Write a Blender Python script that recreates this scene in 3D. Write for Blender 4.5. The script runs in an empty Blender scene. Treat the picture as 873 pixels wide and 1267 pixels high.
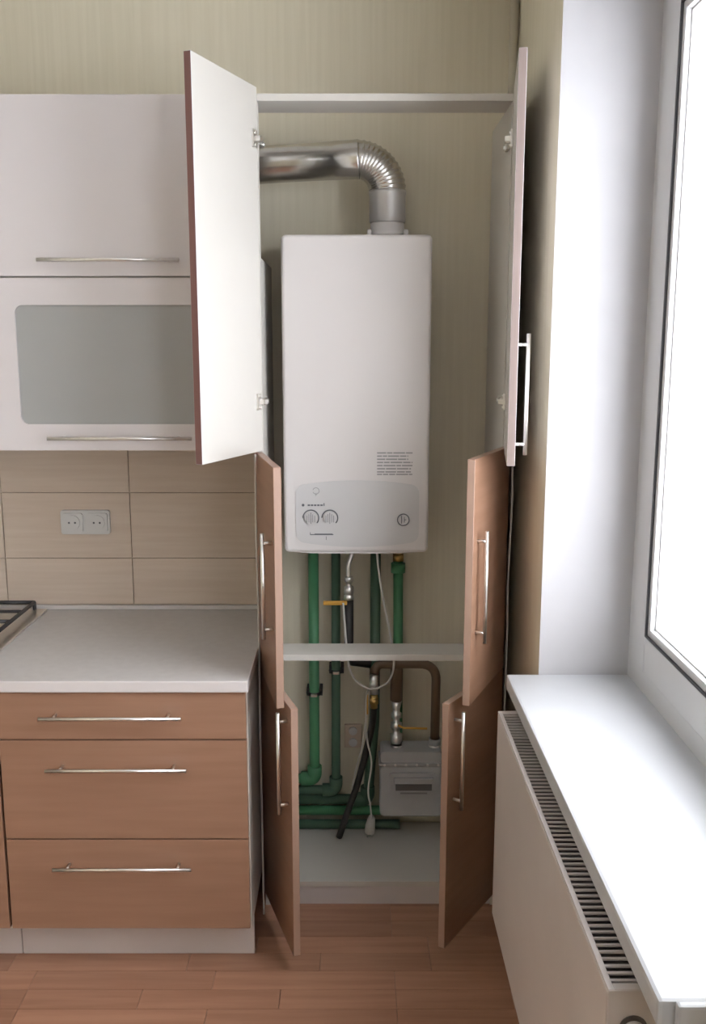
import bpy, bmesh, math, random
from mathutils import Vector, Matrix
random.seed(7)
R = math.radians
C = bpy.context.scene.collection
D = 2.915                      # camera to back wall
def Y(d): return d - D         # distance from the camera plane -> world y (back wall at y = 0)
H = 1.66

# ---------------------------------------------------------------- camera
cam = bpy.data.cameras.new('camera'); co = bpy.data.objects.new('camera', cam); C.objects.link(co)
co.location = (0, Y(0), H); co.rotation_euler = (R(90 - 10.2), 0, 0)
cam.sensor_fit = 'VERTICAL'; cam.sensor_height = 24.0; cam.lens = 24.0 * 1154 / 1267
cam.clip_start = 0.02
bpy.context.scene.camera = co
# ---------------------------------------------------------------- world: bright overcast sky
w = bpy.data.worlds.new('sky'); bpy.context.scene.world = w; w.use_nodes = True
nt = w.node_tree; bg = nt.nodes['Background']
tc = nt.nodes.new('ShaderNodeTexCoord'); sp = nt.nodes.new('ShaderNodeSeparateXYZ'); rp = nt.nodes.new('ShaderNodeValToRGB')
nt.links.new(tc.outputs['Generated'], sp.inputs[0]); nt.links.new(sp.outputs['Z'], rp.inputs[0])
rp.color_ramp.elements[0].position = 0.0; rp.color_ramp.elements[0].color = (0.84, 0.88, 0.95, 1)
rp.color_ramp.elements[1].position = 0.9; rp.color_ramp.elements[1].color = (0.93, 0.95, 1, 1)
nt.links.new(rp.outputs[0], bg.inputs['Color']); bg.inputs['Strength'].default_value = 5.2
# window portals (sky sampling only)
def portal(loc, rot, sx, sy):
    l = bpy.data.lights.new('window_portal', 'AREA'); l.shape = 'RECTANGLE'; l.size = sx; l.size_y = sy
    l.cycles.is_portal = True
    o = bpy.data.objects.new('window_portal', l); C.objects.link(o); o.location = loc; o.rotation_euler = rot
vs = bpy.context.scene.view_settings
vs.view_transform = 'Standard'; vs.look = 'None'; vs.gamma = 1; vs.use_curve_mapping = False
vs.exposure = 1.2

# ---------------------------------------------------------------- materials
def mat(name, col, rough=0.5, metal=0.0, col2=None, scale=(4, 4, 4), bump=0.0, coat=0.0, detail=3.0, rand=0.0, spec=0.5, lo=0.35, hi=0.65):
    m = bpy.data.materials.new(name); m.use_nodes = True
    t = m.node_tree; b = t.nodes['Principled BSDF']
    b.inputs['Base Color'].default_value = (*col, 1); b.inputs['Roughness'].default_value = rough
    b.inputs['Metallic'].default_value = metal; b.inputs['Coat Weight'].default_value = coat
    b.inputs['Coat Roughness'].default_value = 0.12
    b.inputs['Specular IOR Level'].default_value = spec
    c2 = col2 or tuple(c * 0.94 for c in col)
    co_ = t.nodes.new('ShaderNodeTexCoord'); mp = t.nodes.new('ShaderNodeMapping'); mp.inputs['Scale'].default_value = scale
    n = t.nodes.new('ShaderNodeTexNoise'); n.inputs['Scale'].default_value = 1.0; n.inputs['Detail'].default_value = detail
    t.links.new(co_.outputs['Object'], mp.inputs[0]); t.links.new(mp.outputs[0], n.inputs['Vector'])
    r = t.nodes.new('ShaderNodeValToRGB'); r.color_ramp.elements[0].color = (*c2, 1); r.color_ramp.elements[1].color = (*col, 1)
    r.color_ramp.elements[0].position = lo; r.color_ramp.elements[1].position = hi
    t.links.new(n.outputs[0], r.inputs[0])
    out = r.outputs[0]
    if rand:
        oi = t.nodes.new('ShaderNodeObjectInfo'); mr = t.nodes.new('ShaderNodeMapRange')
        mr.inputs['To Min'].default_value = 1 - rand; mr.inputs['To Max'].default_value = 1 + rand
        t.links.new(oi.outputs['Random'], mr.inputs[0])
        hs = t.nodes.new('ShaderNodeHueSaturation'); t.links.new(mr.outputs[0], hs.inputs['Value']); t.links.new(out, hs.inputs['Color'])
        ad = t.nodes.new('ShaderNodeVectorMath'); ad.operation = 'ADD'
        vm = t.nodes.new('ShaderNodeMath'); vm.operation = 'MULTIPLY'; vm.inputs[1].default_value = 37.0
        t.links.new(oi.outputs['Random'], vm.inputs[0]); t.links.new(mp.outputs[0], ad.inputs[0]); t.links.new(vm.outputs[0], ad.inputs[1])
        t.links.new(ad.outputs[0], n.inputs['Vector'])
        out = hs.outputs[0]
    t.links.new(out, b.inputs['Base Color'])
    if bump:
        bp = t.nodes.new('ShaderNodeBump'); bp.inputs['Strength'].default_value = bump; bp.inputs['Distance'].default_value = 0.002
        t.links.new(n.outputs[0], bp.inputs['Height']); t.links.new(bp.outputs[0], b.inputs['Normal'])
    return m
M = {}
M['wallpaper'] = mat('beige_wallpaper', (0.67, 0.615, 0.485), 0.75, col2=(0.635, 0.58, 0.45), scale=(70, 70, 2.2), bump=0.25)
M['plaster'] = mat('white_plaster', (0.5, 0.49, 0.5), 0.6, scale=(6, 6, 6), bump=0.15)
M['ceiling'] = mat('ceiling_white', (0.8, 0.8, 0.78), 0.8)
M['plank'] = mat('laminate_strip', (0.37, 0.195, 0.125), 0.38, col2=(0.31, 0.155, 0.095), scale=(3, 45, 3), bump=0.06, rand=0.13)
M['subfloor'] = mat('laminate_joint', (0.20, 0.10, 0.06), 0.6)
M['gloss'] = mat('cream_gloss_front', (0.68, 0.64, 0.65), 0.16, scale=(2, 2, 2), col2=(0.665, 0.625, 0.635), coat=0.5)
M['inner'] = mat('white_melamine', (0.56, 0.53, 0.485), 0.42, scale=(5, 5, 5), col2=(0.55, 0.52, 0.475))
M['top'] = mat('pale_worktop_laminate', (0.53, 0.505, 0.49), 0.3, col2=(0.5, 0.475, 0.46), scale=(40, 40, 40))
M['top_edge'] = mat('worktop_edge_band', (0.66, 0.62, 0.61), 0.35)
M['brown'] = mat('brown_matt_front', (0.33, 0.185, 0.12), 0.38, col2=(0.295, 0.162, 0.102), scale=(3, 3, 40), coat=0.1)
M['brown_edge'] = mat('brown_edge_band', (0.38, 0.25, 0.19), 0.4)
M['red_edge'] = mat('dark_red_edge_band', (0.17, 0.075, 0.065), 0.4)
M['plinth'] = mat('pale_plinth', (0.6, 0.54, 0.52), 0.45)
M['tile'] = mat('beige_glazed_tile', (0.62, 0.515, 0.43), 0.22, col2=(0.58, 0.47, 0.385), scale=(3, 3, 60), bump=0.08, rand=0.02)
M['grout'] = mat('grout', (0.6, 0.5, 0.415), 0.8)
M['steel'] = mat('brushed_steel', (0.85, 0.83, 0.8), 0.28, 1.0, scale=(80, 80, 80))
M['flue'] = mat('thin_aluminium_duct', (0.62, 0.60, 0.57), 0.24, 1.0, col2=(0.5, 0.48, 0.45), scale=(9, 9, 9), bump=0.3)
M['boiler'] = mat('white_enamel', (0.56, 0.525, 0.505), 0.35, scale=(3, 3, 3), col2=(0.55, 0.515, 0.495))
M['panel'] = mat('grey_boiler_fascia', (0.49, 0.475, 0.465), 0.4)
M['print'] = mat('dark_grey_print', (0.10, 0.10, 0.11), 0.5)
M['printlight'] = mat('mid_grey_print', (0.25, 0.24, 0.24), 0.5)
M['green'] = mat('green_plastic_pipe', (0.075, 0.26, 0.12), 0.42, scale=(8, 8, 8), col2=(0.065, 0.22, 0.1))
M['dkgreen'] = mat('dull_green_pipe', (0.07, 0.14, 0.09), 0.45)
M['black'] = mat('black_rubber', (0.025, 0.023, 0.022), 0.45)
M['iron'] = mat('black_cast_iron', (0.03, 0.028, 0.03), 0.5)
M['paintpipe'] = mat('brown_painted_pipe', (0.15, 0.095, 0.055), 0.45)
M['brass'] = mat('brass_fitting', (0.62, 0.42, 0.16), 0.32, 1.0)
M['yellow'] = mat('yellow_lever', (0.70, 0.38, 0.06), 0.45)
M['cable'] = mat('white_cable', (0.62, 0.6, 0.56), 0.45)
M['meter'] = mat('light_grey_meter', (0.45, 0.45, 0.45), 0.38, scale=(12, 12, 12))
M['dial'] = mat('meter_window', (0.12, 0.12, 0.12), 0.2)
M['pvc'] = mat('white_window_plastic', (0.6, 0.6, 0.61), 0.28)
M['gasket'] = mat('dark_gasket', (0.05, 0.05, 0.055), 0.6)
M['sill'] = mat('white_sill_plastic', (0.51, 0.52, 0.535), 0.3)
M['rad'] = mat('white_radiator_enamel', (0.6, 0.545, 0.515), 0.38)
M['rad_shade'] = mat('radiator_recess_shade', (0.1, 0.085, 0.075), 0.5)  # dark tone carries the shade inside the radiator
M['pinkedge'] = mat('muted_pink_edge_band', (0.26, 0.2, 0.18), 0.4)
M['sleeve'] = mat('dull_aluminium', (0.50, 0.48, 0.46), 0.5, 0.6)
M['riser'] = mat('beige_painted_pipe', (0.50, 0.45, 0.35), 0.5)
M['socket'] = mat('grey_white_socket', (0.62, 0.61, 0.60), 0.35)
M['frost'] = mat('frosted_glass_pane', (0.37, 0.375, 0.37), 0.30, col2=(0.36, 0.365, 0.36), coat=0.3)
g = bpy.data.materials.new('window_glass'); g.use_nodes = True; t = g.node_tree
for n in list(t.nodes):
    if n.type == 'BSDF_PRINCIPLED': t.nodes.remove(n)
tr = t.nodes.new('ShaderNodeBsdfTransparent'); gl = t.nodes.new('ShaderNodeBsdfGlossy'); gl.inputs['Roughness'].default_value = 0.02
lw = t.nodes.new('ShaderNodeLayerWeight'); lw.inputs[0].default_value = 0.3
fp = t.nodes.new('ShaderNodeMath'); fp.operation = 'POWER'; fp.inputs[1].default_value = 4.0; t.links.new(lw.outputs['Facing'], fp.inputs[0])
fr = t.nodes.new('ShaderNodeMath'); fr.operation = 'MULTIPLY_ADD'; fr.inputs[1].default_value = 0.45; fr.inputs[2].default_value = 0.03; t.links.new(fp.outputs[0], fr.inputs[0]); mx = t.nodes.new('ShaderNodeMixShader')
t.links.new(fr.outputs[0], mx.inputs[0]); t.links.new(tr.outputs[0], mx.inputs[1]); t.links.new(gl.outputs[0], mx.inputs[2])
t.links.new(mx.outputs[0], t.nodes['Material Output'].inputs[0]); M['glass'] = g

# ---------------------------------------------------------------- helpers
def bx(bm, x0, x1, y0, y1, z0, z1, bev=0.0, mi=0):
    r = bmesh.ops.create_cube(bm, size=1)
    vs_ = r['verts']
    for v in vs_:
        v.co = Vector(((x0 + x1) / 2 + v.co.x * abs(x1 - x0), (y0 + y1) / 2 + v.co.y * abs(y1 - y0), (z0 + z1) / 2 + v.co.z * abs(z1 - z0)))
    fs = {f for v in vs_ for f in v.link_faces}
    for f in fs: f.material_index = mi
    if bev:
        es = list({e for v in vs_ for e in v.link_edges})
        bmesh.ops.bevel(bm, geom=es, offset=bev, segments=2, affect='EDGES', profile=0.6)
    return vs_
def box(x0, x1, y0, y1, z0, z1, bev=0.0):
    bm = bmesh.new(); bx(bm, x0, x1, y0, y1, z0, z1, bev); return bm
def smooth_pts(pts, k=8):
    P = [Vector(p) for p in pts]
    if len(P) < 3: return P
    out = []
    for i in range(len(P) - 1):
        p0 = P[max(i - 1, 0)]; p1 = P[i]; p2 = P[i + 1]; p3 = P[min(i + 2, len(P) - 1)]
        for j in range(k):
            u = j / k
            out.append(0.5 * ((2 * p1) + (p2 - p0) * u + (2 * p0 - 5 * p1 + 4 * p2 - p3) * u * u + (3 * p1 - p0 - 3 * p2 + p3) * u ** 3))
    out.append(P[-1]); return out
def round_pts(pts, rad=0.03, k=6):
    P = [Vector(p) for p in pts]; out = [P[0]]
    for i in range(1, len(P) - 1):
        a = P[i] + (P[i - 1] - P[i]).normalized() * rad; b = P[i] + (P[i + 1] - P[i]).normalized() * rad
        for j in range(k + 1):
            u = j / k; out.append(a * (1 - u) ** 2 + P[i] * 2 * u * (1 - u) + b * u * u)
    out.append(P[-1]); return out
def tb(bm, pts, r, n=12, mi=0, cap=True):
    P = [Vector(p) for p in pts]; rr = r if isinstance(r, (list, tuple)) else [r] * len(P)
    T = []
    for i in range(len(P)):
        a = P[max(i - 1, 0)]; b = P[min(i + 1, len(P) - 1)]; T.append((b - a).normalized())
    up = Vector((0, 0, 1)) if abs(T[0].z) < 0.9 else Vector((1, 0, 0))
    nrm = T[0].cross(up).normalized(); rings = []
    for i in range(len(P)):
        nrm = (nrm - T[i] * nrm.dot(T[i])).normalized(); bn = T[i].cross(nrm)
        rings.append([bm.verts.new(P[i] + (nrm * math.cos(2 * math.pi * k / n) + bn * math.sin(2 * math.pi * k / n)) * rr[i]) for k in range(n)])
    for i in range(len(P) - 1):
        for k in range(n):
            f = bm.faces.new((rings[i][k], rings[i][(k + 1) % n], rings[i + 1][(k + 1) % n], rings[i + 1][k])); f.smooth = True; f.material_index = mi
    if cap:
        f = bm.faces.new(rings[0][::-1]); f.material_index = mi
        f = bm.faces.new(rings[-1]); f.material_index = mi
def tube(pts, r, n=12): bm = bmesh.new(); tb(bm, pts, r, n); return bm
def cyl(bm, a, b, r, n=20, mi=0): tb(bm, [a, b], r, n, mi)
def obj(name, bm, m, parent=None, loc=None, rz=0.0):
    me = bpy.data.meshes.new(name); bmesh.ops.recalc_face_normals(bm, faces=bm.faces[:]); bm.to_mesh(me); bm.free()
    for x in (m if isinstance(m, (list, tuple)) else [m]): me.materials.append(M[x])
    o = bpy.data.objects.new(name, me); C.objects.link(o)
    if parent: o.parent = parent
    if loc: o.location = loc
    o.rotation_euler = (0, 0, rz)
    return o
def tag(o, label, cat, group=None):
    o['label'] = label; o['category'] = cat
    if group: o['group'] = group
    return o
def thing(name, label, cat, loc=(0, 0, 0), group=None):
    o = bpy.data.objects.new(name, None); C.objects.link(o); o.empty_display_size = 0.05; o.location = loc
    return tag(o, label, cat, group)
def part(name, bm, m, t, rz=0.0):      # bm given in world coordinates, the thing's Empty may stand elsewhere
    return obj(name, bm, m, t, loc=(-t.location.x, -t.location.y, -t.location.z) if t.type == 'EMPTY' else None, rz=rz)
def struct(name, bm, m, parent=None):
    o = obj(name, bm, m, parent)
    if not parent: o['kind'] = 'structure'
    return o
def rrect(bm, x0, x1, z0, z1, r, y0, y1, mi=0, k=6, bow=0.0, n=1):
    """rounded rectangle in the xz plane extruded from y0 to y1; bow lifts the middle of top and bottom edges"""
    pts = []
    for cx, cz, a0 in ((x1 - r, z1 - r, 0), (x0 + r, z1 - r, 90), (x0 + r, z0 + r, 180), (x1 - r, z0 + r, 270)):
        for j in range(k + 1):
            a = R(a0 + 90 * j / k); pts.append((cx + r * math.cos(a), cz + r * math.sin(a)))
        if n > 1 and a0 in (0, 180):
            xa, xb = (x1 - r, x0 + r) if a0 == 0 else (x0 + r, x1 - r)
            for j in range(1, n): pts.append((xa + (xb - xa) * j / n, z1 if a0 == 0 else z0))
    if bow:
        mid = (x0 + x1) / 2; hw = (x1 - x0) / 2; zc = (z0 + z1) / 2
        pts = [(x, z + (bow if z > zc else -bow) * (1 - ((x - mid) / hw) ** 2)) for x, z in pts]
    a = [bm.verts.new((x, y0, z)) for x, z in pts]; b = [bm.verts.new((x, y1, z)) for x, z in pts]
    for i in range(len(a)):
        j = (i + 1) % len(a); f = bm.faces.new((a[i], a[j], b[j], b[i])); f.material_index = mi
    f = bm.faces.new(a); f.material_index = mi; f = bm.faces.new(b[::-1]); f.material_index = mi

def soft_box(bm, x0, x1, z0, z1, r, y0, y1, b, k=5):
    """rounded box facing -y whose front edge rolls over with radius b"""
    rings = []
    for j in range(5):
        a = R(90 * j / 4)
        ins = b * (1 - math.sin(a)); yy = y0 + b * (1 - math.cos(a))
        rings.append((ins, yy))
    rings.append((0.0, y1)); V_ = []
    for ins, yy in rings:
        rr_ = max(r - ins, 0.001); P_ = []
        for cx_, cz_, a0 in ((x1 - r, z1 - r, 0), (x0 + r, z1 - r, 90), (x0 + r, z0 + r, 180), (x1 - r, z0 + r, 270)):
            for j in range(k + 1):
                a = R(a0 + 90 * j / k); P_.append(bm.verts.new((cx_ + rr_ * math.cos(a), yy, cz_ + rr_ * math.sin(a))))
        V_.append(P_)
    n_ = len(V_[0])
    for A_, B_ in zip(V_[:-1], V_[1:]):
        for i in range(n_):
            f = bm.faces.new((A_[i], A_[(i + 1) % n_], B_[(i + 1) % n_], B_[i])); f.smooth = False
    bm.faces.new(V_[0]); bm.faces.new(V_[-1][::-1])

XR = 0.463                     # face of the right wall
XL = -2.1; YF = Y(-1.7); ZC = 2.82
# ================================================================= SETTING
fl = struct('floor', box(XL, XR, YF, 0, -0.06, -0.006), 'subfloor')
wd = 0.0735; row = 0; y = -0.001
plank_mesh = {}
while y > Y(-0.05):
    x = XR - random.choice((0.07, 0.17, 0.27, 0.37)) + 0.02; first = True
    xs = [XR - 0.002]
    while xs[-1] > -1.75:
        step = random.choice((0.30, 0.36, 0.42, 0.48)) if not first else XR - x
        xs.append(xs[-1] - step); first = False
    for a, b in zip(xs[:-1], xs[1:]):
        L = round(a - b, 3)
        if L not in plank_mesh:
            plank_mesh[L] = obj('plank', box(-L / 2 + 0.0005, L / 2 - 0.0005, -wd / 2 + 0.0005, wd / 2 - 0.0005, -0.006, 0.0, 0.0007), 'plank', fl)
            o = plank_mesh[L]
        else:
            o = plank_mesh[L].copy(); C.objects.link(o)
        o.location = ((a + b) / 2, y - wd / 2, random.uniform(-0.0004, 0.0))
    y -= wd; row += 1
struct('ceiling', box(XL - 0.1, XR + 0.4, YF - 0.2, 0.1, ZC, ZC + 0.1), 'ceiling')
wb = struct('wall_back', box(XL - 0.1, XR + 0.4, 0, 0.12, -0.06, ZC), 'wallpaper')
struct('wall_left', box(XL - 0.12, XL, YF, 0, -0.06, ZC), 'wallpaper')
# right wall with the window opening
W0, W1, WZ0, WZ1 = Y(1.04), Y(2.22), 0.81, 2.50
bm = bmesh.new(); XO = XR + 0.36
W2A, W2B = Y(-0.6), Y(0.86)  # opening for the added fill window
bx(bm, XR, XO, W1, 0, -0.06, ZC); bx(bm, XR, XO, W2B, W0, -0.06, ZC); bx(bm, XR, XO, YF, W2A, -0.06, ZC)
bx(bm, XR, XO, W2A, W2B, -0.06, 0.85); bx(bm, XR, XO, W2A, W2B, 2.5, ZC)
bx(bm, XR, XO, W0, W1, -0.06, WZ0); bx(bm, XR, XO, W0, W1, WZ1, ZC)
for f in bm.faces:
    c = f.calc_center_median(); nn = f.normal
    if abs(c.y - W1) < 1e-3 or abs(c.y - W2A) < 1e-3 or abs(c.y - W2B) < 1e-3 or abs(c.y - W0) < 1e-3 or abs(c.z - WZ1) < 1e-3 or abs(c.z - WZ0) < 1e-3: f.material_index = 1
struct('wall_right', bm, ['wallpaper', 'plaster'])
# wall behind the camera; an unseen second window, added in the right wall as fill light
struct('wall_front', box(XL - 0.12, XO, YF - 0.12, YF, -0.06, ZC), 'wallpaper')
bm = bmesh.new(); ya, yb2, z0, z1 = W2A, W2B, 0.85, 2.5
for q in ((ya, ya + 0.07, z0, z1), (yb2 - 0.07, yb2, z0, z1), (ya, yb2, z0, z0 + 0.07), (ya, yb2, z1 - 0.07, z1), ((ya + yb2) / 2 - 0.04, (ya + yb2) / 2 + 0.04, z0, z1)):
    bx(bm, 0.684, 0.75, q[0], q[1], q[2], q[3])
w2 = struct('added_fill_window', bm, 'pvc')
obj('pane', box(0.714, 0.718, ya + 0.05, yb2 - 0.05, z0 + 0.05, z1 - 0.05), 'glass', w2)
# window 1
bm = bmesh.new(); fx0, fx1, fw = 0.684, 0.75, 0.062; zb = 0.85
def ring(bm, x0, x1, y0, y1, z0, z1, wdt, bev=0.0, mi=0):
    bx(bm, x0, x1, y0, y0 + wdt, z0, z1, bev, mi); bx(bm, x0, x1, y1 - wdt, y1, z0, z1, bev, mi)
    bx(bm, x0, x1, y0 + wdt, y1 - wdt, z0, z0 + wdt, bev, mi); bx(bm, x0, x1, y0 + wdt, y1 - wdt, z1 - wdt, z1, bev, mi)
ring(bm, fx0, fx1, W0, W1, zb, WZ1, fw)
w1 = struct('window_1', bm, 'pvc'); w1.name = 'window_1'
bm = bmesh.new(); ring(bm, fx0 - 0.008, fx1 - 0.006, W0 + 0.055, W1 - 0.055, zb + 0.055, WZ1 - 0.055, 0.088, 0.004); obj('sash', bm, 'pvc', w1)
s = 0.143
bm = bmesh.new(); ring(bm, fx0 - 0.009, fx0 + 0.03, W0 + s, W1 - s, zb + s, WZ1 - s, 0.004); obj('gasket', bm, 'gasket', w1)
s += 0.004
bm = bmesh.new(); ring(bm, fx0 - 0.004, fx0 + 0.03, W0 + s, W1 - s, zb + s, WZ1 - s, 0.018, 0.003); obj('glazing_bead', bm, 'pvc', w1)
s += 0.018
bm = bmesh.new(); ring(bm, fx0 + 0.008, fx0 + 0.03, W0 + s, W1 - s, zb + s, WZ1 - s, 0.004); o = obj('gasket', bm, 'panel', w1); o['label'] = 'grey inner glass seal'
obj('pane', box(fx0 + 0.03, fx0 + 0.034, W0 + 0.14, W1 - 0.14, zb + 0.14, WZ1 - 0.14), 'glass', w1)
bm = bmesh.new(); bx(bm, XR - 0.081, 0.70, W0 + 0.001, W1 - 0.001, 0.812, zb, 0.006)
sill = obj('window_sill', bm, 'sill', w1)
bm = bmesh.new(); bx(bm, XR - 0.06, XR + 0.02, W0 - 0.012, W0 + 0.001, 0.80, 0.852, 0.004); bx(bm, XR - 0.06, XR - 0.03, W0 - 0.008, W0 + 0.008, 0.775, 0.812, 0.006)
obj('sill_end_cap', bm, 'sill', w1)
bm = bmesh.new(); bx(bm, XR - 0.012, XR, YF, Y(2.2), 0, 0.05, 0.003)
struct('baseboard_right', bm, 'plinth')

# backsplash tiles
TW, TH = 0.405, 0.2125
bs = obj('tile_adhesive', box(-1.93, -0.263, -0.004, -0.0005, 0.822, 1.40), 'grout', wb)
tm = {}
edges = [-0.264, -0.299, -0.704, -1.109, -1.514, -1.919]
zs = [0.835, 0.988, 1.2, 1.399]
for i in range(len(edges) - 1):
    for j in range(3):
        x0, x1, z0, z1 = edges[i + 1], edges[i], zs[j], zs[j + 1]; k = (round(x1 - x0, 3), round(z1 - z0, 3))
        if k not in tm:
            tm[k] = obj('tile', box(-k[0] / 2 + 0.0012, k[0] / 2 - 0.0012, -0.0075, 0, -k[1] / 2 + 0.0012, k[1] / 2 - 0.0012, 0.0008), 'tile', wb); o = tm[k]
        else:
            o = tm[k].copy(); C.objects.link(o)
        o.location = ((x0 + x1) / 2, -0.0035, (z0 + z1) / 2)

# ================================================================= handles, hinges, doors
def bar_handle(axis, L, parent, at, stem=0.033, inset=0.09, r=0.0052):
    """bar handle; at = centre on the door face (y = face, pointing to -y); axis 'x' or 'z'"""
    x, yf, z = at; bm = bmesh.new(); yb = yf - stem
    if axis == 'z':
        tb(bm, [(x, yb, z - L / 2), (x, yb, z + L / 2)], r, 12)
        for s_ in (-1, 1): tb(bm, [(x, yf, z + s_ * (L / 2 - inset * L)), (x, yb, z + s_ * (L / 2 - inset * L))], r * 0.8, 10)
    else:
        tb(bm, [(x - L / 2, yb, z), (x + L / 2, yb, z)], r, 12)
        for s_ in (-1, 1): tb(bm, [(x + s_ * (L / 2 - inset * L), yf, z), (x + s_ * (L / 2 - inset * L), yb, z)], r * 0.8, 10)
    return obj('handle', bm, 'steel', parent)
def door(t, side, hx, hd, th, z0, z1, wdt, outer, edge, hz0, hz1, label):
    """side -1: hinged on the left; local x runs from the hinge, local -y is the outer face"""
    tk = 0.019; s_ = -side       # direction from hinge to free edge when closed
    bm = bmesh.new()
    xa, xb = sorted((0.0, s_ * wdt)); bx(bm, xa, xb, -tk, 0, z0, z1)
    bm.faces.ensure_lookup_table(); bm.normal_update()
    for f in bm.faces:
        if f.normal.y < -0.9: f.material_index = 0
        elif f.normal.y > 0.9: f.material_index = 1
        else: f.material_index = 2
    bmesh.ops.bevel(bm, geom=bm.edges[:], offset=0.0009, segments=1, affect='EDGES')
    o = obj('door', bm, [outer, 'inner', edge], t, loc=(hx - t.location.x, Y(hd) - t.location.y, 0), rz=R(-th if side < 0 else th))
    o['label'] = label
    if hz1: bar_handle('z', hz1 - hz0, o, (s_ * (wdt - 0.035), -tk, (hz0 + hz1) / 2), stem=0.025)
    for hz in (z0 + 0.135, z1 - 0.13):
        bm = bmesh.new(); bx(bm, *sorted((s_ * 0.012, s_ * 0.034)), 0, 0.006, hz - 0.022, hz + 0.022, 0.002)
        bx(bm, *sorted((s_ * 0.002, s_ * 0.024)), 0.004, 0.020, hz - 0.007, hz + 0.007, 0.002)
        cyl(bm, (s_ * 0.022, 0.004, hz - 0.015), (s_ * 0.022, 0.009, hz - 0.015), 0.004, 8)
        cyl(bm, (s_ * 0.022, 0.004, hz + 0.015), (s_ * 0.022, 0.009, hz + 0.015), 0.004, 8)
        obj('hinge', bm, 'steel', o)
    return o

# ================================================================= TALL CABINET
XA, XB = -0.2476, 0.412; CF = 2.552
tc_ = thing('tall_cabinet', 'tall open white cabinet with six swung doors housing the boiler, beside window wall', 'cabinet', ((XA + XB) / 2, Y(2.7), 0))
def side(x0, x1, notch):
    bm = bmesh.new()
    if notch:
        bx(bm, x0, x1, Y(CF), Y(2.90), 0.0, 1.887, 0.0006); bx(bm, x0, x1, Y(CF), Y(CF + 0.022), 1.887, 2.275, 0.0006)
    else: bx(bm, x0, x1, Y(CF), Y(2.90), 0.0, 2.275, 0.0006)
    return bm
o = part('side_panel', side(XA - 0.0145, XA + 0.0015, True), 'inner', tc_); o['label'] = 'left side panel cut away at the top for the flue'
part('side_panel', side(XB - 0.0015, XB + 0.0145, False), 'inner', tc_)
part('top_panel', box(XA - 0.0145, XB + 0.0145, Y(CF), Y(2.68), 2.277, 2.295, 0.001), 'inner', tc_)
part('rail', box(XA + 0.002, XB - 0.002, Y(CF), Y(2.655), 0.768, 0.786, 0.001), 'inner', tc_)
part('bottom_panel', box(XA + 0.002, XB - 0.002, Y(CF), Y(2.905), 0.06, 0.077, 0.001), 'inner', tc_)
part('plinth', box(XA + 0.002, XB - 0.002, Y(CF + 0.005), Y(CF + 0.02), 0.0, 0.059, 0.001), 'plinth', tc_)
for hx_, zz in ((XA + 0.002, 1.505), (XA + 0.002, 2.18), (XB - 0.002, 1.508), (XB - 0.002, 2.171)):
    sg = 1 if hx_ < 0 else -1
    bm = bmesh.new(); bx(bm, *sorted((hx_, hx_ + sg * 0.009)), Y(2.565), Y(2.61), zz - 0.009, zz + 0.009, 0.002)
    cyl(bm, (hx_, Y(2.60), zz + 0.0), (hx_ + sg * 0.013, Y(2.60), zz), 0.006, 10)
    part('hinge_plate', bm, 'steel', tc_)
DW = 0.328
door(tc_, -1, XA, CF - 0.002, 110.8, 1.372, 2.31, DW, 'gloss', 'red_edge', 0, 0, 'upper left door swung wide open, white inside with dark red edge')
door(tc_, 1, XB + 0.001, CF - 0.002, 82.3, 1.372, 2.31, DW, 'gloss', 'pinkedge', 1.395, 1.685, 'upper right door seen edge-on')
door(tc_, -1, XA, CF - 0.002, 77.0, 0.755, 1.368, DW, 'brown', 'brown_edge', 0.929, 1.20, 'middle left brown door')
door(tc_, 1, XB, CF - 0.002, 65.9, 0.755, 1.385, DW, 'brown', 'brown_edge', 0.915, 1.204, 'middle right brown door')
door(tc_, -1, XA, CF - 0.002, 70.8, 0.055, 0.750, DW, 'brown', 'brown_edge', 0.451, 0.731, 'lower left brown door')
door(tc_, 1, XB, CF - 0.002, 56.3, 0.055, 0.750, DW, 'brown', 'brown_edge', 0.451, 0.723, 'lower right brown door')

# ================================================================= UPPER WALL CABINET
uc = thing('wall_cabinet', 'glossy cream wall cabinet with two lift-up fronts above the worktop', 'cabinet', (-0.64, Y(2.7), 1.372))
UX0, UX1 = -1.030, -0.2655; UF = 2.57
bm = bmesh.new(); bx(bm, UX1 - 0.016, UX1, Y(UF), Y(2.90), 1.376, 1.887); bx(bm, UX1 - 0.016, UX1, Y(UF), Y(UF + 0.01), 1.887, 2.29)
part('side_panel', bm, 'inner', uc)
part('side_panel', box(UX0, UX0 + 0.016, Y(UF), Y(2.905), 1.376, 2.29), 'inner', uc)
part('bottom_panel', box(UX0 + 0.016, UX1 - 0.016, Y(UF), Y(2.90), 1.376, 1.392), 'inner', uc)
part('top_panel', box(UX0 + 0.016, UX1 - 0.016, Y(UF), Y(2.905), 2.274, 2.29), 'inner', uc)
part('shelf', box(UX0 + 0.016, UX1 - 0.016, Y(UF), Y(2.905), 1.828, 1.844), 'inner', uc)
d1 = part('door', box(UX0 + 0.001, UX1 - 0.001, Y(UF - 0.02), Y(UF - 0.001), 1.838, 2.293, 0.0015), 'gloss', uc)
d1['label'] = 'plain upper lift-up front'
def ph(par, t, at, L):
    h = bar_handle('x', L, par, (0, 0, 0), stem=0.03, inset=0.1, r=0.0048); h.location = at; return h
ph(d1, uc, (-0.642, Y(UF - 0.02), 1.878), 0.372)
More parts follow.
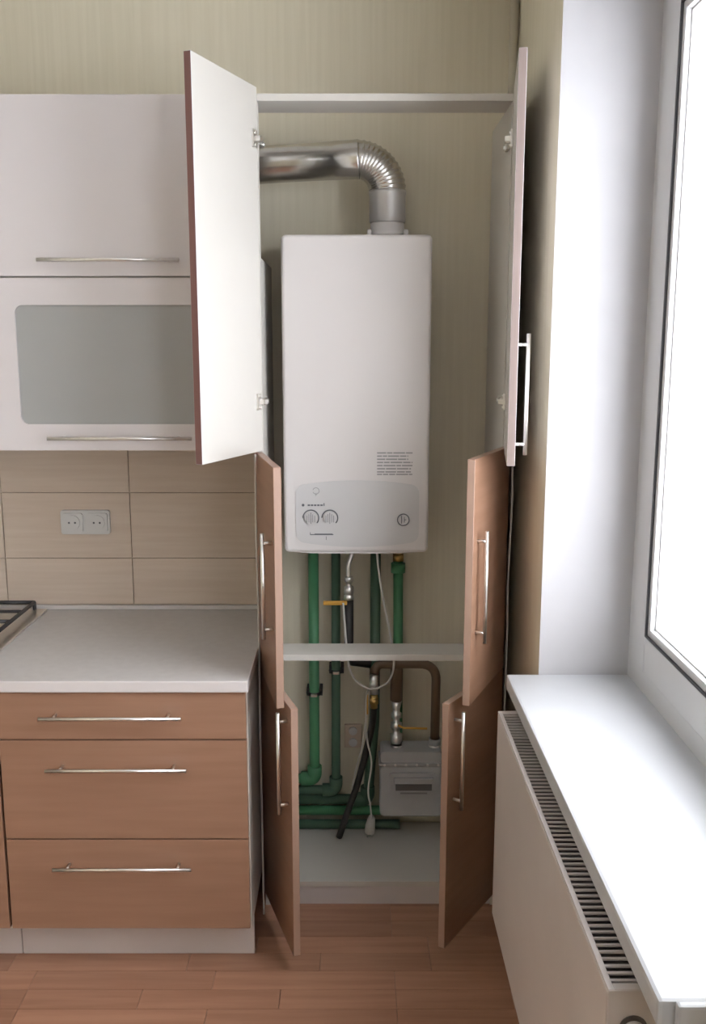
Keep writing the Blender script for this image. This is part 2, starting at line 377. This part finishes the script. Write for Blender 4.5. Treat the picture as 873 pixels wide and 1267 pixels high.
# glazed front: frame with a rounded opening
bm = bmesh.new()
gx0, gx1, gz0, gz1, gr = -0.905, -0.378, 1.445, 1.763, 0.022
ox0, ox1, oz0, oz1 = UX0 + 0.001, UX1 - 0.001, 1.373, 1.8335
def frame_ring(bm, y0, y1):
    inn = []; out = []
    for cx, cz, a0, cxo, czo in ((gx1 - gr, gz1 - gr, 0, ox1, oz1), (gx0 + gr, gz1 - gr, 90, ox0, oz1), (gx0 + gr, gz0 + gr, 180, ox0, oz0), (gx1 - gr, gz0 + gr, 270, ox1, oz0)):
        for j in range(7):
            a = R(a0 + 15 * j); inn.append((cx + gr * math.cos(a), cz + gr * math.sin(a)))
            u = j / 6
            out.append((cxo, czo))
    # outer corner points: shared corner with fans
    n = len(inn); vi0 = [bm.verts.new((x, y0, z)) for x, z in inn]; vi1 = [bm.verts.new((x, y1, z)) for x, z in inn]
    cs = [(ox1, oz1), (ox0, oz1), (ox0, oz0), (ox1, oz0)]
    vo0 = [bm.verts.new((x, y0, z)) for x, z in cs]; vo1 = [bm.verts.new((x, y1, z)) for x, z in cs]
    for i in range(n):
        j = (i + 1) % n; ci = i // 7; cj = j // 7
        for vi, vo in ((vi0, vo0), (vi1, vo1)):
            if ci == cj: bm.faces.new((vi[i], vi[j], vo[ci]))
            else: bm.faces.new((vi[i], vi[j], vo[cj], vo[ci]))
        bm.faces.new((vi0[i], vi0[j], vi1[j], vi1[i]))
    for i in range(4):
        j = (i + 1) % 4; bm.faces.new((vo0[i], vo0[j], vo1[j], vo1[i]))
frame_ring(bm, Y(UF - 0.02), Y(UF - 0.001))
d2 = part('door', bm, 'gloss', uc); d2['label'] = 'lower lift-up front with a frosted pane'
obj('pane', box(gx0 - 0.005, gx1 + 0.005, Y(UF - 0.014), Y(UF - 0.008), gz0 - 0.005, gz1 + 0.005), 'frost', d2)
ph(d2, uc, (-0.632, Y(UF - 0.02), 1.408), 0.39)
# neighbour cabinet further left (outside or at the very edge of the frame)
uc2 = thing('wall_cabinet', 'plain cream wall cabinet adjoining the left side of the glazed wall cabinet', 'cabinet', (-1.44, Y(2.7), 1.372))
part('body', box(-1.83, UX0 - 0.001, Y(UF), Y(2.905), 1.376, 2.29), 'inner', uc2)
part('door', box(-1.829, UX0 - 0.002, Y(UF - 0.02), Y(UF - 0.001), 1.373, 2.293, 0.0015), 'gloss', uc2)

# ================================================================= BASE UNITS + WORKTOP
BF = 2.255
def base_unit(x0, x1, t):
    bm = bmesh.new()
    bx(bm, x0, x0 + 0.016, Y(BF + 0.02), Y(2.90), 0.11, 0.788); bx(bm, x0 + 0.016, x1 - 0.016, Y(BF + 0.02), Y(2.90), 0.11, 0.126); bx(bm, x0 + 0.016, x1 - 0.016, Y(2.888), Y(2.90), 0.126, 0.788)
    bx(bm, x0 + 0.016, x1 - 0.016, Y(BF + 0.02), Y(BF + 0.10), 0.772, 0.788)
    part('carcass', bm, 'inner', t)
    part('side_panel', box(x1 - 0.016, x1, Y(BF + 0.02), Y(2.90), 0.11, 0.788, 0.001), 'inner', t)
    part('plinth', box(x0, x1, Y(2.325), Y(2.341), 0.0, 0.109, 0.001), 'plinth', t)
bu = thing('drawer_unit', 'brown base unit with three wide drawers under the worktop', 'drawer unit', (-0.59, Y(2.55), 0))
base_unit(-0.911, -0.272, bu)
for z0, z1, hx_, hz in ((0.661, 0.787, -0.615, 0.728), (0.384, 0.657, -0.606, 0.588), (0.124, 0.380, -0.602, 0.312)):
    dr = part('drawer', box(-0.909, -0.274, Y(BF), Y(BF + 0.019), z0, z1, 0.0015), 'brown', bu)
    ph(dr, bu, (hx_, Y(BF), hz), 0.36)
bu2 = thing('base_cabinet', 'brown base cabinet at the left picture edge, left of the drawers', 'cabinet', (-1.35, Y(2.55), 0))
base_unit(-1.80, -0.914, bu2)
dr = part('door', box(-1.357, -0.916, Y(BF), Y(BF + 0.019), 0.124, 0.787, 0.0015), 'brown', bu2)
bar_handle('z', 0.3, dr, (-1.30, Y(BF), 0.58))
dr = part('door', box(-1.798, -1.360, Y(BF), Y(BF + 0.019), 0.124, 0.787, 0.0015), 'brown', bu2)
bar_handle('z', 0.3, dr, (-1.42, Y(BF), 0.58))
bm = bmesh.new(); bx(bm, -1.93, -0.266, Y(2.245), Y(2.905), 0.7905, 0.821, 0.003)
for f in bm.faces:
    if f.calc_center_median().y < Y(2.247) or f.calc_center_median().x > -0.268: f.material_index = 1
wt = tag(obj('worktop', bm, ['top', 'top_edge']), 'pale grey worktop with a lighter front edge over the drawers', 'worktop')
tag(obj('upstand', box(-1.93, -0.266, Y(2.893), Y(2.9065), 0.8212, 0.8345, 0.002), 'top_edge'), 'thin pale sealing strip along the back of the worktop', 'strip')

# hob
hb = thing('gas_hob', 'steel gas hob with black pan grate at the worktop left edge', 'hob', (-1.25, Y(2.66), 0.8215))
part('hob_plate', box(-1.53, -0.975, Y(2.42), Y(2.878), 0.8215, 0.829, 0.003), 'steel', hb)
for gx in (-1.137, -1.395):
    bm = bmesh.new(); x0, x1, y0, y1, z = gx - 0.125, gx + 0.125, Y(2.45), Y(2.865), 0.853
    for p, q in (((x0, y0), (x1, y0)), ((x1, y0), (x1, y1)), ((x1, y1), (x0, y1)), ((x0, y1), (x0, y0)), ((x0, (y0 + y1) / 2), (x1, (y0 + y1) / 2))):
        tb(bm, [(*p, z), (*q, z)], 0.006, 8)
    for cy in ((y0 * 3 + y1) / 4, (y0 + 3 * y1) / 4):
        for k in range(4):
            a = R(90 * k); tb(bm, [(gx + 0.03 * math.cos(a), cy + 0.03 * math.sin(a), z), (gx + (0.12 if k % 2 == 0 else 0.1) * math.cos(a), cy + (0.12 if k % 2 == 0 else 0.1) * math.sin(a), z)], 0.005, 8)
    for p in ((x0, y0), (x1, y0), (x1, y1), (x0, y1)): tb(bm, [(*p, 0.829), (*p, z)], 0.006, 8)
    part('grate', bm, 'iron', hb)
    for cy in ((y0 * 3 + y1) / 4, (y0 + 3 * y1) / 4):
        bm = bmesh.new(); cyl(bm, (gx, cy, 0.829), (gx, cy, 0.838), 0.045, 24); cyl(bm, (gx, cy, 0.838), (gx, cy, 0.845), 0.034, 24)
        part('burner', bm, 'iron', hb)

# double socket on the backsplash
sk = thing('wall_socket', 'grey-white double wall socket on the beige tiles above the worktop', 'socket', (-0.845, Y(2.90), 1.105))
sx0, sx1, sz0, sz1 = -0.922, -0.768, 1.068, 1.145
bm = bmesh.new(); rrect(bm, sx0, sx1, sz0, sz1, 0.008, Y(2.892), Y(2.9035)); part('frame', bm, 'socket', sk)
for cx in (-0.884, -0.806):
    bm = bmesh.new(); rrect(bm, cx - 0.032, cx + 0.032, 1.0765, 1.1365, 0.006, Y(2.886), Y(2.892)); cyl(bm, (cx, Y(2.886), 1.1065), (cx, Y(2.883), 1.1065), 0.024, 24)
    ins = part('insert', bm, 'socket', sk)
    bm = bmesh.new()
    for dx in (-0.0095, 0.0095): cyl(bm, (cx + dx, Y(2.8835), 1.1065), (cx + dx, Y(2.8825), 1.1065), 0.0032, 10)
    obj('pin_holes', bm, 'print', ins)

# ================================================================= BOILER
bo = thing('gas_boiler', 'white wall-hung gas boiler with grey control fascia inside the tall cabinet', 'boiler', (0.0095, Y(2.76), 1.067))
bm = bmesh.new(); bxv = (-0.1965, 0.2155)
soft_box(bm, bxv[0], bxv[1], 1.070, 1.953, 0.014, Y(2.62), Y(2.90), 0.010)
part('casing', bm, 'boiler', bo)
# curved chin at the foot of the front
bm = bmesh.new()
N = 16; prof = [(-0.200, 1.078)] + []
pts = []
for j in range(N + 1):
    u = j / N; x = bxv[0] + 0.004 + (bxv[1] - bxv[0] - 0.008) * u
    pts.append((x, 1.066 + 0.010 * abs(2 * u - 1) ** 6))
lo0 = [bm.verts.new((x, Y(2.626), z)) for x, z in pts]; hi0 = [bm.verts.new((x, Y(2.626), 1.085)) for x, z in pts]
lo1 = [bm.verts.new((x, Y(2.70), z)) for x, z in pts]; hi1 = [bm.verts.new((x, Y(2.70), 1.085)) for x, z in pts]
for j in range(N):
    for a_, b_ in ((lo0, hi0), (hi1, lo1), (lo1, lo0), (hi0, hi1)): bm.faces.new((a_[j], a_[j + 1], b_[j + 1], b_[j]))
bm.faces.new((lo0[0], hi0[0], hi1[0], lo1[0])); bm.faces.new((lo0[N], lo1[N], hi1[N], hi0[N]))
part('bottom_lip', bm, 'boiler', bo)
bm = bmesh.new(); rrect(bm, -0.163, 0.188, 1.103, 1.264, 0.022, Y(2.6175), Y(2.622), bow=0.016, n=12, k=8)
cp = part('control_panel', bm, 'panel', bo)
yp = Y(2.6168); yq = Y(2.6176)
def arc(bm, cx, cz, r, a0, a1, th=0.0016, n=20):
    P = [(cx + r * math.cos(R(a0 + (a1 - a0) * j / n)), yp, cz + r * math.sin(R(a0 + (a1 - a0) * j / n))) for j in range(n + 1)]
    tb(bm, P, th, 6)
def dial(cx, cz):
    bm = bmesh.new(); cyl(bm, (cx, Y(2.6176), cz), (cx, Y(2.611), cz), 0.0165, 28)
    d = part('knob', bm, 'panel', bo); d.location = (0, 0, 0); d.parent = cp
    bm = bmesh.new(); arc(bm, cx, cz, 0.0225, -40, 175, 0.0018); arc(bm, cx, cz, 0.0225, 175, 178, 0.0018, 2)
    for j in range(-2, 3): bx(bm, cx - 0.0007 + 0.0055 * j, cx + 0.0007 + 0.0055 * j, Y(2.6105), Y(2.6112), cz - 0.012, cz + 0.013 - 0.0012 * j * j)
    bx(bm, cx - 0.0008 + 0, cx + 0.0008, Y(2.6105), Y(2.6112), cz - 0.016, cz + 0.016)
    o_ = obj('dial_scale', bm, 'print', cp)
dial(-0.120, 1.172); dial(-0.066, 1.172)
bm = bmesh.new()
cyl(bm, (-0.142, yq, 1.209), (-0.142, yp, 1.209), 0.004, 14)
for x0, x1 in ((-0.129, -0.122), (-0.120, -0.113), (-0.111, -0.104), (-0.102, -0.095), (-0.093, -0.086)):
    bx(bm, x0, x1, yp, yq, 1.2065, 1.2110)
bx(bm, -0.084, -0.081, yp, yq, 1.2065, 1.2145)
bx(bm, -0.123, -0.056, yp, yq, 1.1220, 1.1245); bx(bm, -0.123, -0.1215, yp, yq, 1.1220, 1.130); bx(bm, -0.110, -0.058, yp, yq, 1.1245, 1.1262)
bx(bm, -0.0775, -0.076, yp, yq, 1.108, 1.118)
obj('dial_print', bm, 'print', cp)['kind'] = 'stuff'
bm = bmesh.new(); arc(bm, -0.105, 1.250, 0.009, 200, 520, 0.0008); tb(bm, [(-0.105, yp, 1.236), (-0.105, yp, 1.243)], 0.0008, 6); obj('emblem', bm, 'printlight', cp)
bm = bmesh.new(); cyl(bm, (0.1435, Y(2.6176), 1.167), (0.1435, Y(2.6155), 1.167), 0.0165, 28); gg = obj('gauge', bm, 'panel', cp)
yp = Y(2.6150)
bm = bmesh.new(); arc(bm, 0.1435, 1.167, 0.0165, 0, 360, 0.0016, 28); tb(bm, [(0.1385, yp, 1.156), (0.1385, yp, 1.178)], 0.0011, 6); tb(bm, [(0.1465, yp, 1.159), (0.1465, yp, 1.175)], 0.001, 6); tb(bm, [(0.1465, yp, 1.167), (0.152, yp, 1.167)], 0.001, 6)
obj('gauge_print', bm, 'print', cp)
# rating sticker lines
bm = bmesh.new(); random.seed(3)
for k, z in enumerate((1.358, 1.349, 1.340, 1.331, 1.322, 1.313, 1.304, 1.297)):
    x = 0.068; xe = 0.168 - random.choice((0, 0.004, 0.012))
    if k == 7: xe = 0.168
    while x < xe:
        L = random.uniform(0.012, 0.035); bx(bm, x, min(x + L, xe), Y(2.6192), Y(2.6202), z - 0.0018, z + 0.0018); x += L + 0.0025
part('rating_print', bm, 'printlight', bo)['kind'] = 'stuff'
# flue collar on top of the boiler
bm = bmesh.new(); cx, cy = 0.098, Y(2.77)
bx(bm, 0.040, 0.160, cy - 0.055, cy + 0.055, 1.953, 1.960, 0.002)
tb(bm, [(cx, cy, 1.960), (cx, cy, 1.975), (cx, cy, 1.977), (cx, cy, 2.000)], [0.052, 0.052, 0.048, 0.048], 32)
for dx in (-0.052, 0.052): cyl(bm, (cx + dx, cy - 0.048, 1.960), (cx + dx, cy - 0.048, 1.966), 0.006, 10); bx(bm, cx + dx - 0.006, cx + dx + 0.006, cy - 0.05, cy + 0.0, 1.96, 1.978, 0.002)
part('flue_collar', bm, 'boiler', bo)

# ================================================================= FLUE
fu = thing('flue_pipe', 'shiny aluminium flue pipe with ribbed elbow rising from the boiler top', 'flue', (cx, cy, 2.0))
bm = bmesh.new()
tb(bm, [(cx, cy, 2.0005), (cx, cy, 2.001), (cx, cy, 2.003), (cx, cy, 2.075), (cx, cy, 2.078), (cx, cy, 2.088)], [0.0495, 0.0495, 0.0515, 0.0515, 0.053, 0.053], 40)
o = part('lower_sleeve', bm, 'sleeve', fu)
# segmented ribbed elbow
RB = 0.088; P = []; rr = []
nseg = 13; c0 = Vector((cx - RB, cy, 2.086))
for i in range(nseg * 4 + 1):
    u = i / (nseg * 4); a = R(88 * u)
    P.append(c0 + Vector((RB * math.cos(a), 0, RB * math.sin(a)))); rr.append((0.0535, 0.0515, 0.0505, 0.0515)[i % 4])
bm = bmesh.new(); tb(bm, P, rr, 40); part('ribbed_elbow', bm, 'flue', fu)
E0 = P[-1]; Lx = -0.78
def flp(x): return Vector((x, cy, E0.z + (x - E0.x) * 0.055))
bm = bmesh.new()
xs = [E0.x + 0.004, E0.x - 0.004, E0.x - 0.006, -0.055, -0.0555, -0.2, -0.3, -0.42, -0.56, -0.72]
rs = [0.0535, 0.0535, 0.0525, 0.0525, 0.0515, 0.0505, 0.0513, 0.0515, 0.0515, 0.0515]
tb(bm, [flp(x) for x in xs], rs, 40); part('straight_pipe', bm, 'flue', fu)

# ================================================================= PIPEWORK
def simple(name, pts, r, m, label, cat, group=None, n=14):
    return tag(obj(name, tube(pts, r, n), m), label, cat, group)
dP = 2.868
def V(x, d, z): return (x, Y(d), z)
def coupling(t, x, d, z, r, h=0.03, m='green', ringm='black'):
    bm = bmesh.new(); cyl(bm, V(x, d, z - h / 2), V(x, d, z + h / 2), r + 0.007, 20); part('coupling', bm, m, t)
def clamp(t, x, d, z, r):
    bm = bmesh.new(); P = [V(x + (r + 0.004) * math.cos(R(a)), d + (r + 0.004) * -math.sin(R(a)) * -1, z) for a in range(0, 361, 20)]
    tb(bm, P, 0.006, 8)
    for s_ in (-1, 1): bx(bm, x + s_ * (r + 0.004) - 0.004, x + s_ * (r + 0.004) + 0.006, Y(d) - 0.006, -0.006, z - 0.008, z + 0.016, 0.001)
    part('clamp', bm, 'iron', t)
    part('clamp_screw', box(x - 0.010, x + 0.010, Y(d) - r - 0.014, Y(d) - r - 0.006, z - 0.004, z + 0.004, 0.001), 'steel', t)
def pipe_thing(label, pts, r, m, rb=0.03, couplings=(), clamps=(), elbows=()):
    t = thing('water_pipe', label, 'pipe', pts[0], None)
    part('pipe', tube(round_pts(pts, rb), r, 16), m, t)
    for z in couplings: coupling(t, pts[0][0], pts[0][1] - Y(0) if False else pts[0][1] + D, z, r, m=m)
    for z in clamps: clamp(t, pts[0][0], pts[0][1] + D, z, r)
    for e in elbows:
        bm = bmesh.new(); x, y_, z = e
        tb(bm, round_pts([(x, y_, z + 0.045), (x, y_, z), (x - 0.045, y_, z)], 0.022), r + 0.007, 16)
        part('elbow', bm, m, t)
    return t
XE = XA + 0.003
z1_, z2_, z3_, z4_ = 0.252, 0.213, 0.173, 0.133
pipe_thing('bright green water pipe, leftmost under the boiler', [V(-0.125, dP, 1.069), V(-0.126, dP, z1_), V(XE, dP, z1_)], 0.0165, 'green', clamps=(0.55,), couplings=(1.035,), elbows=[V(-0.126, dP, z1_)])
pipe_thing('dull green water pipe, second from the left under the boiler', [V(-0.054, dP, 1.069), V(-0.056, dP, z2_), V(XE, dP, z2_)], 0.0145, 'dkgreen', clamps=(0.625,), couplings=(1.04,), elbows=[V(-0.056, dP, z2_)])
pipe_thing('dark green water pipe behind the white cable, third from the left', [V(0.072, dP + 0.012, 1.069), V(0.070, dP + 0.012, 0.45), V(0.048, dP + 0.012, z3_), V(XE, dP + 0.012, z3_)], 0.0165, 'dkgreen', rb=0.02, elbows=[V(0.048, dP + 0.012, z3_)])
t = pipe_thing('green water pipe with brass joint, rightmost under the boiler', [V(0.143, dP + 0.013, 0.985), V(0.146, dP + 0.013, 0.60), V(0.146, dP + 0.013, z4_ + 0.0), V(XE, dP + 0.013, z4_)], 0.0155, 'green', couplings=(0.962,))
bm = bmesh.new(); cyl(bm, V(0.143, dP + 0.013, 0.972), V(0.143, dP + 0.013, 1.068), 0.0135, 16); cyl(bm, V(0.143, dP + 0.013, 0.985), V(0.143, dP + 0.013, 1.008), 0.019, 6); part('brass_joint', bm, 'brass', t)
simple('floor_pipe', round_pts([V(XE, 2.862, 0.0935), V(0.12, 2.862, 0.0935), V(0.155, 2.862, 0.0935)], 0.02), 0.0155, 'dkgreen', 'dark green pipe lying along the cabinet bottom in front of the others', 'pipe')
tag(obj('riser_pipe', tube([(0.4475, Y(2.79), -0.0), (0.4475, Y(2.79), ZC)], 0.0125, 14), 'riser'), 'beige painted riser pipe running up in the corner right of the tall cabinet', 'pipe')
# small box socket on the cabinet back wall
bm = bmesh.new(); bx(bm, -0.028, 0.030, -0.014, -0.0005, 0.345, 0.425, 0.003)
ws = thing('junction_box', 'small beige box socket low on the wall between the green pipes', 'socket', (0, -0.01, 0.385))
part('frame', bm, 'tile', ws)
for z in (0.405, 0.365):
    bm = bmesh.new(); cyl(bm, (0.0, -0.014, z), (0.0, -0.020, z), 0.014, 16); part('insert', bm, 'socket', ws)

# gas side: brown arch pipe, valve, meter
gp = thing('gas_pipe', 'brown painted gas pipe arching from the brass valve over to the meter top', 'pipe', V(0.262, 2.82, 0.39))
part('pipe', tube(round_pts([V(0.262, 2.82, 0.395), V(0.264, 2.82, 0.664), V(0.092, 2.82, 0.664)], 0.055, 8) + [V(0.078, 2.815, 0.660), V(0.069, 2.807, 0.650), V(0.066, 2.80, 0.637)], 0.0145, 16), 'paintpipe', gp)
bm = bmesh.new(); cyl(bm, V(0.262, 2.82, 0.3945), V(0.262, 2.82, 0.414), 0.021, 6); part('union_nut', bm, 'meter', gp)
gi = gp
part('drop_pipe', tube([V(0.139, 2.83, 0.664), V(0.139, 2.845, 0.535)], 0.0195, 16), 'paintpipe', gi)
bm = bmesh.new()
z = 0.535; prof = [(0.0195, 0), (0.012, -0.03), (0.012, -0.04), (0.017, -0.042), (0.017, -0.058), (0.011, -0.06), (0.011, -0.07), (0.018, -0.072), (0.018, -0.09), (0.012, -0.092), (0.012, -0.105), (0.020, -0.107), (0.020, -0.125), (0.016, -0.1385)]
tb(bm, [V(0.139, 2.845 - 0.025 * k / 13, z + dz) for k, (r_, dz) in enumerate(prof)], [r_ for r_, dz in prof], 14)
part('valve_body', bm, 'steel', gi)
bm = bmesh.new(); tb(bm, [V(0.145, 2.81, 0.462), V(0.16, 2.79, 0.462), V(0.235, 2.79, 0.460)], [0.004, 0.0035, 0.0035], 8); part('lever', bm, 'yellow', gi)

mt = thing('gas_meter', 'light grey gas meter with a counter window at the cabinet bottom right', 'meter', V(0.185, 2.83, 0.165))
bm = bmesh.new()
soft_box(bm, 0.086, 0.284, 0.167, 0.345, 0.016, Y(2.77), Y(2.862), 0.008); part('lower_housing', bm, 'meter', mt)
bm = bmesh.new(); rrect(bm, 0.088, 0.282, 0.352, 0.388, 0.010, Y(2.773), Y(2.860)); part('upper_housing', bm, 'meter', mt)
part('flange', box(0.082, 0.288, Y(2.765), Y(2.863), 0.344, 0.353, 0.002), 'meter', mt)
for x_ in (0.139, 0.262):
    bm = bmesh.new(); cyl(bm, V(x_, 2.82, 0.386), V(x_, 2.82, 0.394), 0.019, 18); part('connector', bm, 'steel', mt)
bm = bmesh.new(); rrect(bm, 0.118, 0.262, 0.248, 0.322, 0.008, Y(2.757), Y(2.770)); ct = part('counter_housing', bm, 'meter', mt)
obj('counter_window', box(0.135, 0.250, Y(2.754), Y(2.758), 0.266, 0.288, 0.001), 'dial', ct)
obj('counter_hood', box(0.130, 0.255, Y(2.745), Y(2.758), 0.292, 0.312, 0.003), 'meter', ct)
obj('counter_print', box(0.150, 0.235, Y(2.7555), Y(2.7575), 0.254, 0.259), 'printlight', ct)
for k in range(6):
    bm = bmesh.new(); cyl(bm, V(0.10 + 0.034 * k, 2.766, 0.3485), V(0.10 + 0.034 * k, 2.762, 0.3485), 0.004, 8); part('flange_screw', bm, 'steel', mt)

# flexible gas hose with valve
gh = thing('gas_hose', 'braided steel hose joining a black sleeve with a yellow valve lever under the boiler', 'hose', V(-0.013, 2.80, 0.9))
part('black_sleeve', tube([V(-0.013, 2.80, 0.885), V(-0.013, 2.80, 0.72), V(0.0, 2.81, 0.675), V(0.055, 2.82, 0.665)], 0.0145, 16), 'black', gh)
bm = bmesh.new(); tb(bm, smooth_pts([V(0.0, 2.82, 1.068), V(-0.002, 2.81, 1.03), V(-0.014, 2.80, 0.99), V(-0.013, 2.80, 0.95), V(-0.013, 2.80, 0.93)]), 0.0075, 12)
part('braided_hose', bm, 'steel', gh)
bm = bmesh.new()
prof = [(0.009, 0.955), (0.013, 0.953), (0.013, 0.938), (0.008, 0.935), (0.008, 0.925), (0.0145, 0.922), (0.0145, 0.900), (0.010, 0.897), (0.0155, 0.893), (0.0155, 0.880)]
tb(bm, [V(-0.013, 2.80, zz) for r_, zz in prof], [r_ for r_, zz in prof], 12); part('valve_body', bm, 'steel', gh)
part('lever', box(-0.092, -0.018, Y(2.79), Y(2.783), 0.866, 0.880, 0.003), 'yellow', gh)
hz = thing('rubber_hose', 'black rubber hose hanging diagonally from a brass valve to the cabinet bottom', 'hose', V(0.05, 2.78, 0.6))
part('hose', tube(smooth_pts([V(0.066, 2.79, 0.535), V(0.062, 2.79, 0.48), V(0.045, 2.785, 0.40), V(0.015, 2.78, 0.28), V(-0.015, 2.775, 0.19), V(-0.045, 2.79, 0.088)]), 0.0105, 12), 'black', hz)
bm = bmesh.new(); cyl(bm, V(0.066, 2.79, 0.575), V(0.066, 2.79, 0.53), 0.012, 12); cyl(bm, V(0.066, 2.79, 0.562), V(0.066, 2.79, 0.545), 0.016, 6); part('brass_fitting', bm, 'brass', hz)
bm = bmesh.new(); cyl(bm, V(0.066, 2.80, 0.635), V(0.066, 2.79, 0.575), 0.0145, 12); part('valve_body', bm, 'steel', hz)
part('lever', box(0.040, 0.048, Y(2.79), Y(2.782), 0.510, 0.575, 0.002), 'yellow', hz)

# white cables
simple('power_cable', smooth_pts([V(0.070, 2.70, 1.069), V(0.076, 2.70, 1.0), V(0.092, 2.70, 0.90), V(0.114, 2.70, 0.79), V(0.124, 2.70, 0.71), V(0.112, 2.705, 0.655), V(0.085, 2.71, 0.63), V(0.055, 2.71, 0.622), V(0.025, 2.71, 0.635), V(0.0, 2.705, 0.665), V(-0.014, 2.70, 0.71), V(-0.022, 2.705, 0.79), V(-0.030, 2.76, 0.88)]), 0.0032, 'cable', 'white cable hanging in a loop from the boiler below the rail', 'cable', n=8)
cb = thing('plug_lead', 'white lead running down beside the black hose to a loose plug', 'cable', V(0.05, 2.74, 0.62))
part('lead', tube(smooth_pts([V(0.058, 2.722, 0.622), V(0.042, 2.75, 0.59), V(0.040, 2.76, 0.50), V(0.045, 2.765, 0.43), V(0.058, 2.755, 0.36), V(0.048, 2.75, 0.27), V(0.056, 2.78, 0.20), V(0.060, 2.80, 0.14)]), 0.003, 8), 'cable', cb)
part('lead', tube(smooth_pts([V(0.040, 2.76, 0.50), V(0.030, 2.765, 0.42), V(0.010, 2.755, 0.34), V(-0.004, 2.755, 0.27)]), 0.0025, 8), 'cable', cb)
bm = bmesh.new(); tb(bm, [V(0.060, 2.805, 0.155), V(0.060, 2.805, 0.145), V(0.056, 2.805, 0.12), V(0.054, 2.805, 0.095)], [0.006, 0.012, 0.016, 0.017], 12)
for dx in (-0.007, 0.007): cyl(bm, V(0.054 + dx, 2.805, 0.097), V(0.054 + dx, 2.805, 0.079), 0.0025, 8)
part('plug', bm, 'cable', cb)
tag(obj('cable', tube(smooth_pts([V(0.433, 2.525, 1.36), V(0.436, 2.523, 1.25), V(0.4335, 2.525, 1.10), V(0.431, 2.522, 0.98), V(0.4335, 2.524, 0.85), V(0.432, 2.523, 0.60), V(0.433, 2.52, 0.004)]), 0.0028, 8), 'cable'), 'thin white cable hanging beside the right brown doors', 'cable')
tag(obj('cable', tube(smooth_pts([V(-0.2630, 2.50, 1.368), V(-0.2642, 2.498, 1.15), V(-0.2622, 2.50, 0.90), V(-0.2635, 2.498, 0.60), V(-0.2630, 2.50, 0.30), V(-0.2630, 2.50, 0.004)]), 0.0028, 8), 'cable'), 'thin white cable hanging between the drawer unit and the left brown doors', 'cable')

# ================================================================= RADIATOR
rd = thing('radiator', 'white panel radiator with top grille under the window sill', 'radiator', (0.40, Y(1.65), 0.2))
RY0, RY1, RX0, RX1, RZ0, RZ1 = Y(1.153), Y(2.15), 0.352, 0.446, 0.24, 0.78
part('front_panel', box(RX0, RX0 + 0.010, RY0 + 0.002, RY1 - 0.002, RZ0 - 0.0, RZ1 - 0.004, 0.003), 'rad', rd)
part('rear_panel', box(RX1 - 0.010, RX1, RY0 + 0.01, RY1 - 0.01, RZ0, RZ1 - 0.012, 0.003), 'rad', rd)
part('fins', box(RX0 + 0.012, RX1 - 0.012, RY0 + 0.02, RY1 - 0.02, RZ0 + 0.03, RZ1 - 0.06), 'rad_shade', rd)  # fin block coloured dark to deepen the shade between the grille slats
sc = part('side_cover', box(RX0 + 0.001, RX1 + 0.0, RY0 - 0.001, RY0 + 0.002, RZ0 + 0.01, RZ1, 0.001), 'rad', rd)
part('side_cover', box(RX0 + 0.001, RX1 + 0.0, RY1 - 0.002, RY1 + 0.001, RZ0 + 0.01, RZ1, 0.001), 'rad', rd)
bm = bmesh.new(); bx(bm, RX0 + 0.001, RX0 + 0.010, RY0, RY1, RZ1 - 0.004, RZ1 + 0.001, 0.001); bx(bm, RX1 - 0.014, RX1, RY0, RY1, RZ1 - 0.004, RZ1 + 0.001, 0.001)
bx(bm, RX0 + 0.010, RX1 - 0.014, RY0, RY0 + 0.014, RZ1 - 0.004, RZ1 + 0.001, 0.001); bx(bm, RX0 + 0.010, RX1 - 0.014, RY1 - 0.02, RY1, RZ1 - 0.004, RZ1 + 0.001, 0.001)
part('grille_frame', bm, 'rad', rd)
bm = bmesh.new(); vv = bx(bm, RX0 + 0.009, RX1 - 0.013, -0.0032, 0.0032, -0.0012, 0.0012)
s0 = obj('grille_slat', bm, 'rad', rd); yy = RY0 + 0.024; firsts = True
while yy < RY1 - 0.024:
    o = s0 if firsts else s0.copy()
    if not firsts: C.objects.link(o)
    firsts = False
    o.location = (-rd.location.x, yy - rd.location.y, RZ1 - 0.003 - rd.location.z); yy += 0.0158
    o.rotation_euler = (R(-8), 0, 0)
bm = bmesh.new(); cx_, zc = 0.390, 0.722
tb(bm, [(cx_, RY0 - 0.001, zc), (cx_, RY0 - 0.004, zc)], 0.020, 24); part('plug_recess_shade', bm, 'rad_shade', rd)  # raised disc, the shade of a recess put into its dark colour
bm = bmesh.new(); tb(bm, [(cx_, RY0 - 0.003, zc - 0.003), (cx_, RY0 - 0.010, zc - 0.003)], 0.0165, 24); part('bleed_plug', bm, 'rad', rd)
bm = bmesh.new()
for yb_ in (RY0 + 0.15, RY1 - 0.15): bx(bm, RX1, XR, yb_ - 0.015, yb_ + 0.015, RZ0 + 0.05, RZ1 - 0.05)
part('bracket', bm, 'rad', rd)
bm = bmesh.new(); tb(bm, round_pts([(0.40, RY0 + 0.05, RZ0 + 0.02), (0.40, RY0 + 0.05, RZ0 - 0.1), (XR, RY0 + 0.05, RZ0 - 0.1)], 0.02), 0.009, 12); part('supply_pipe', bm, 'cable', rd)
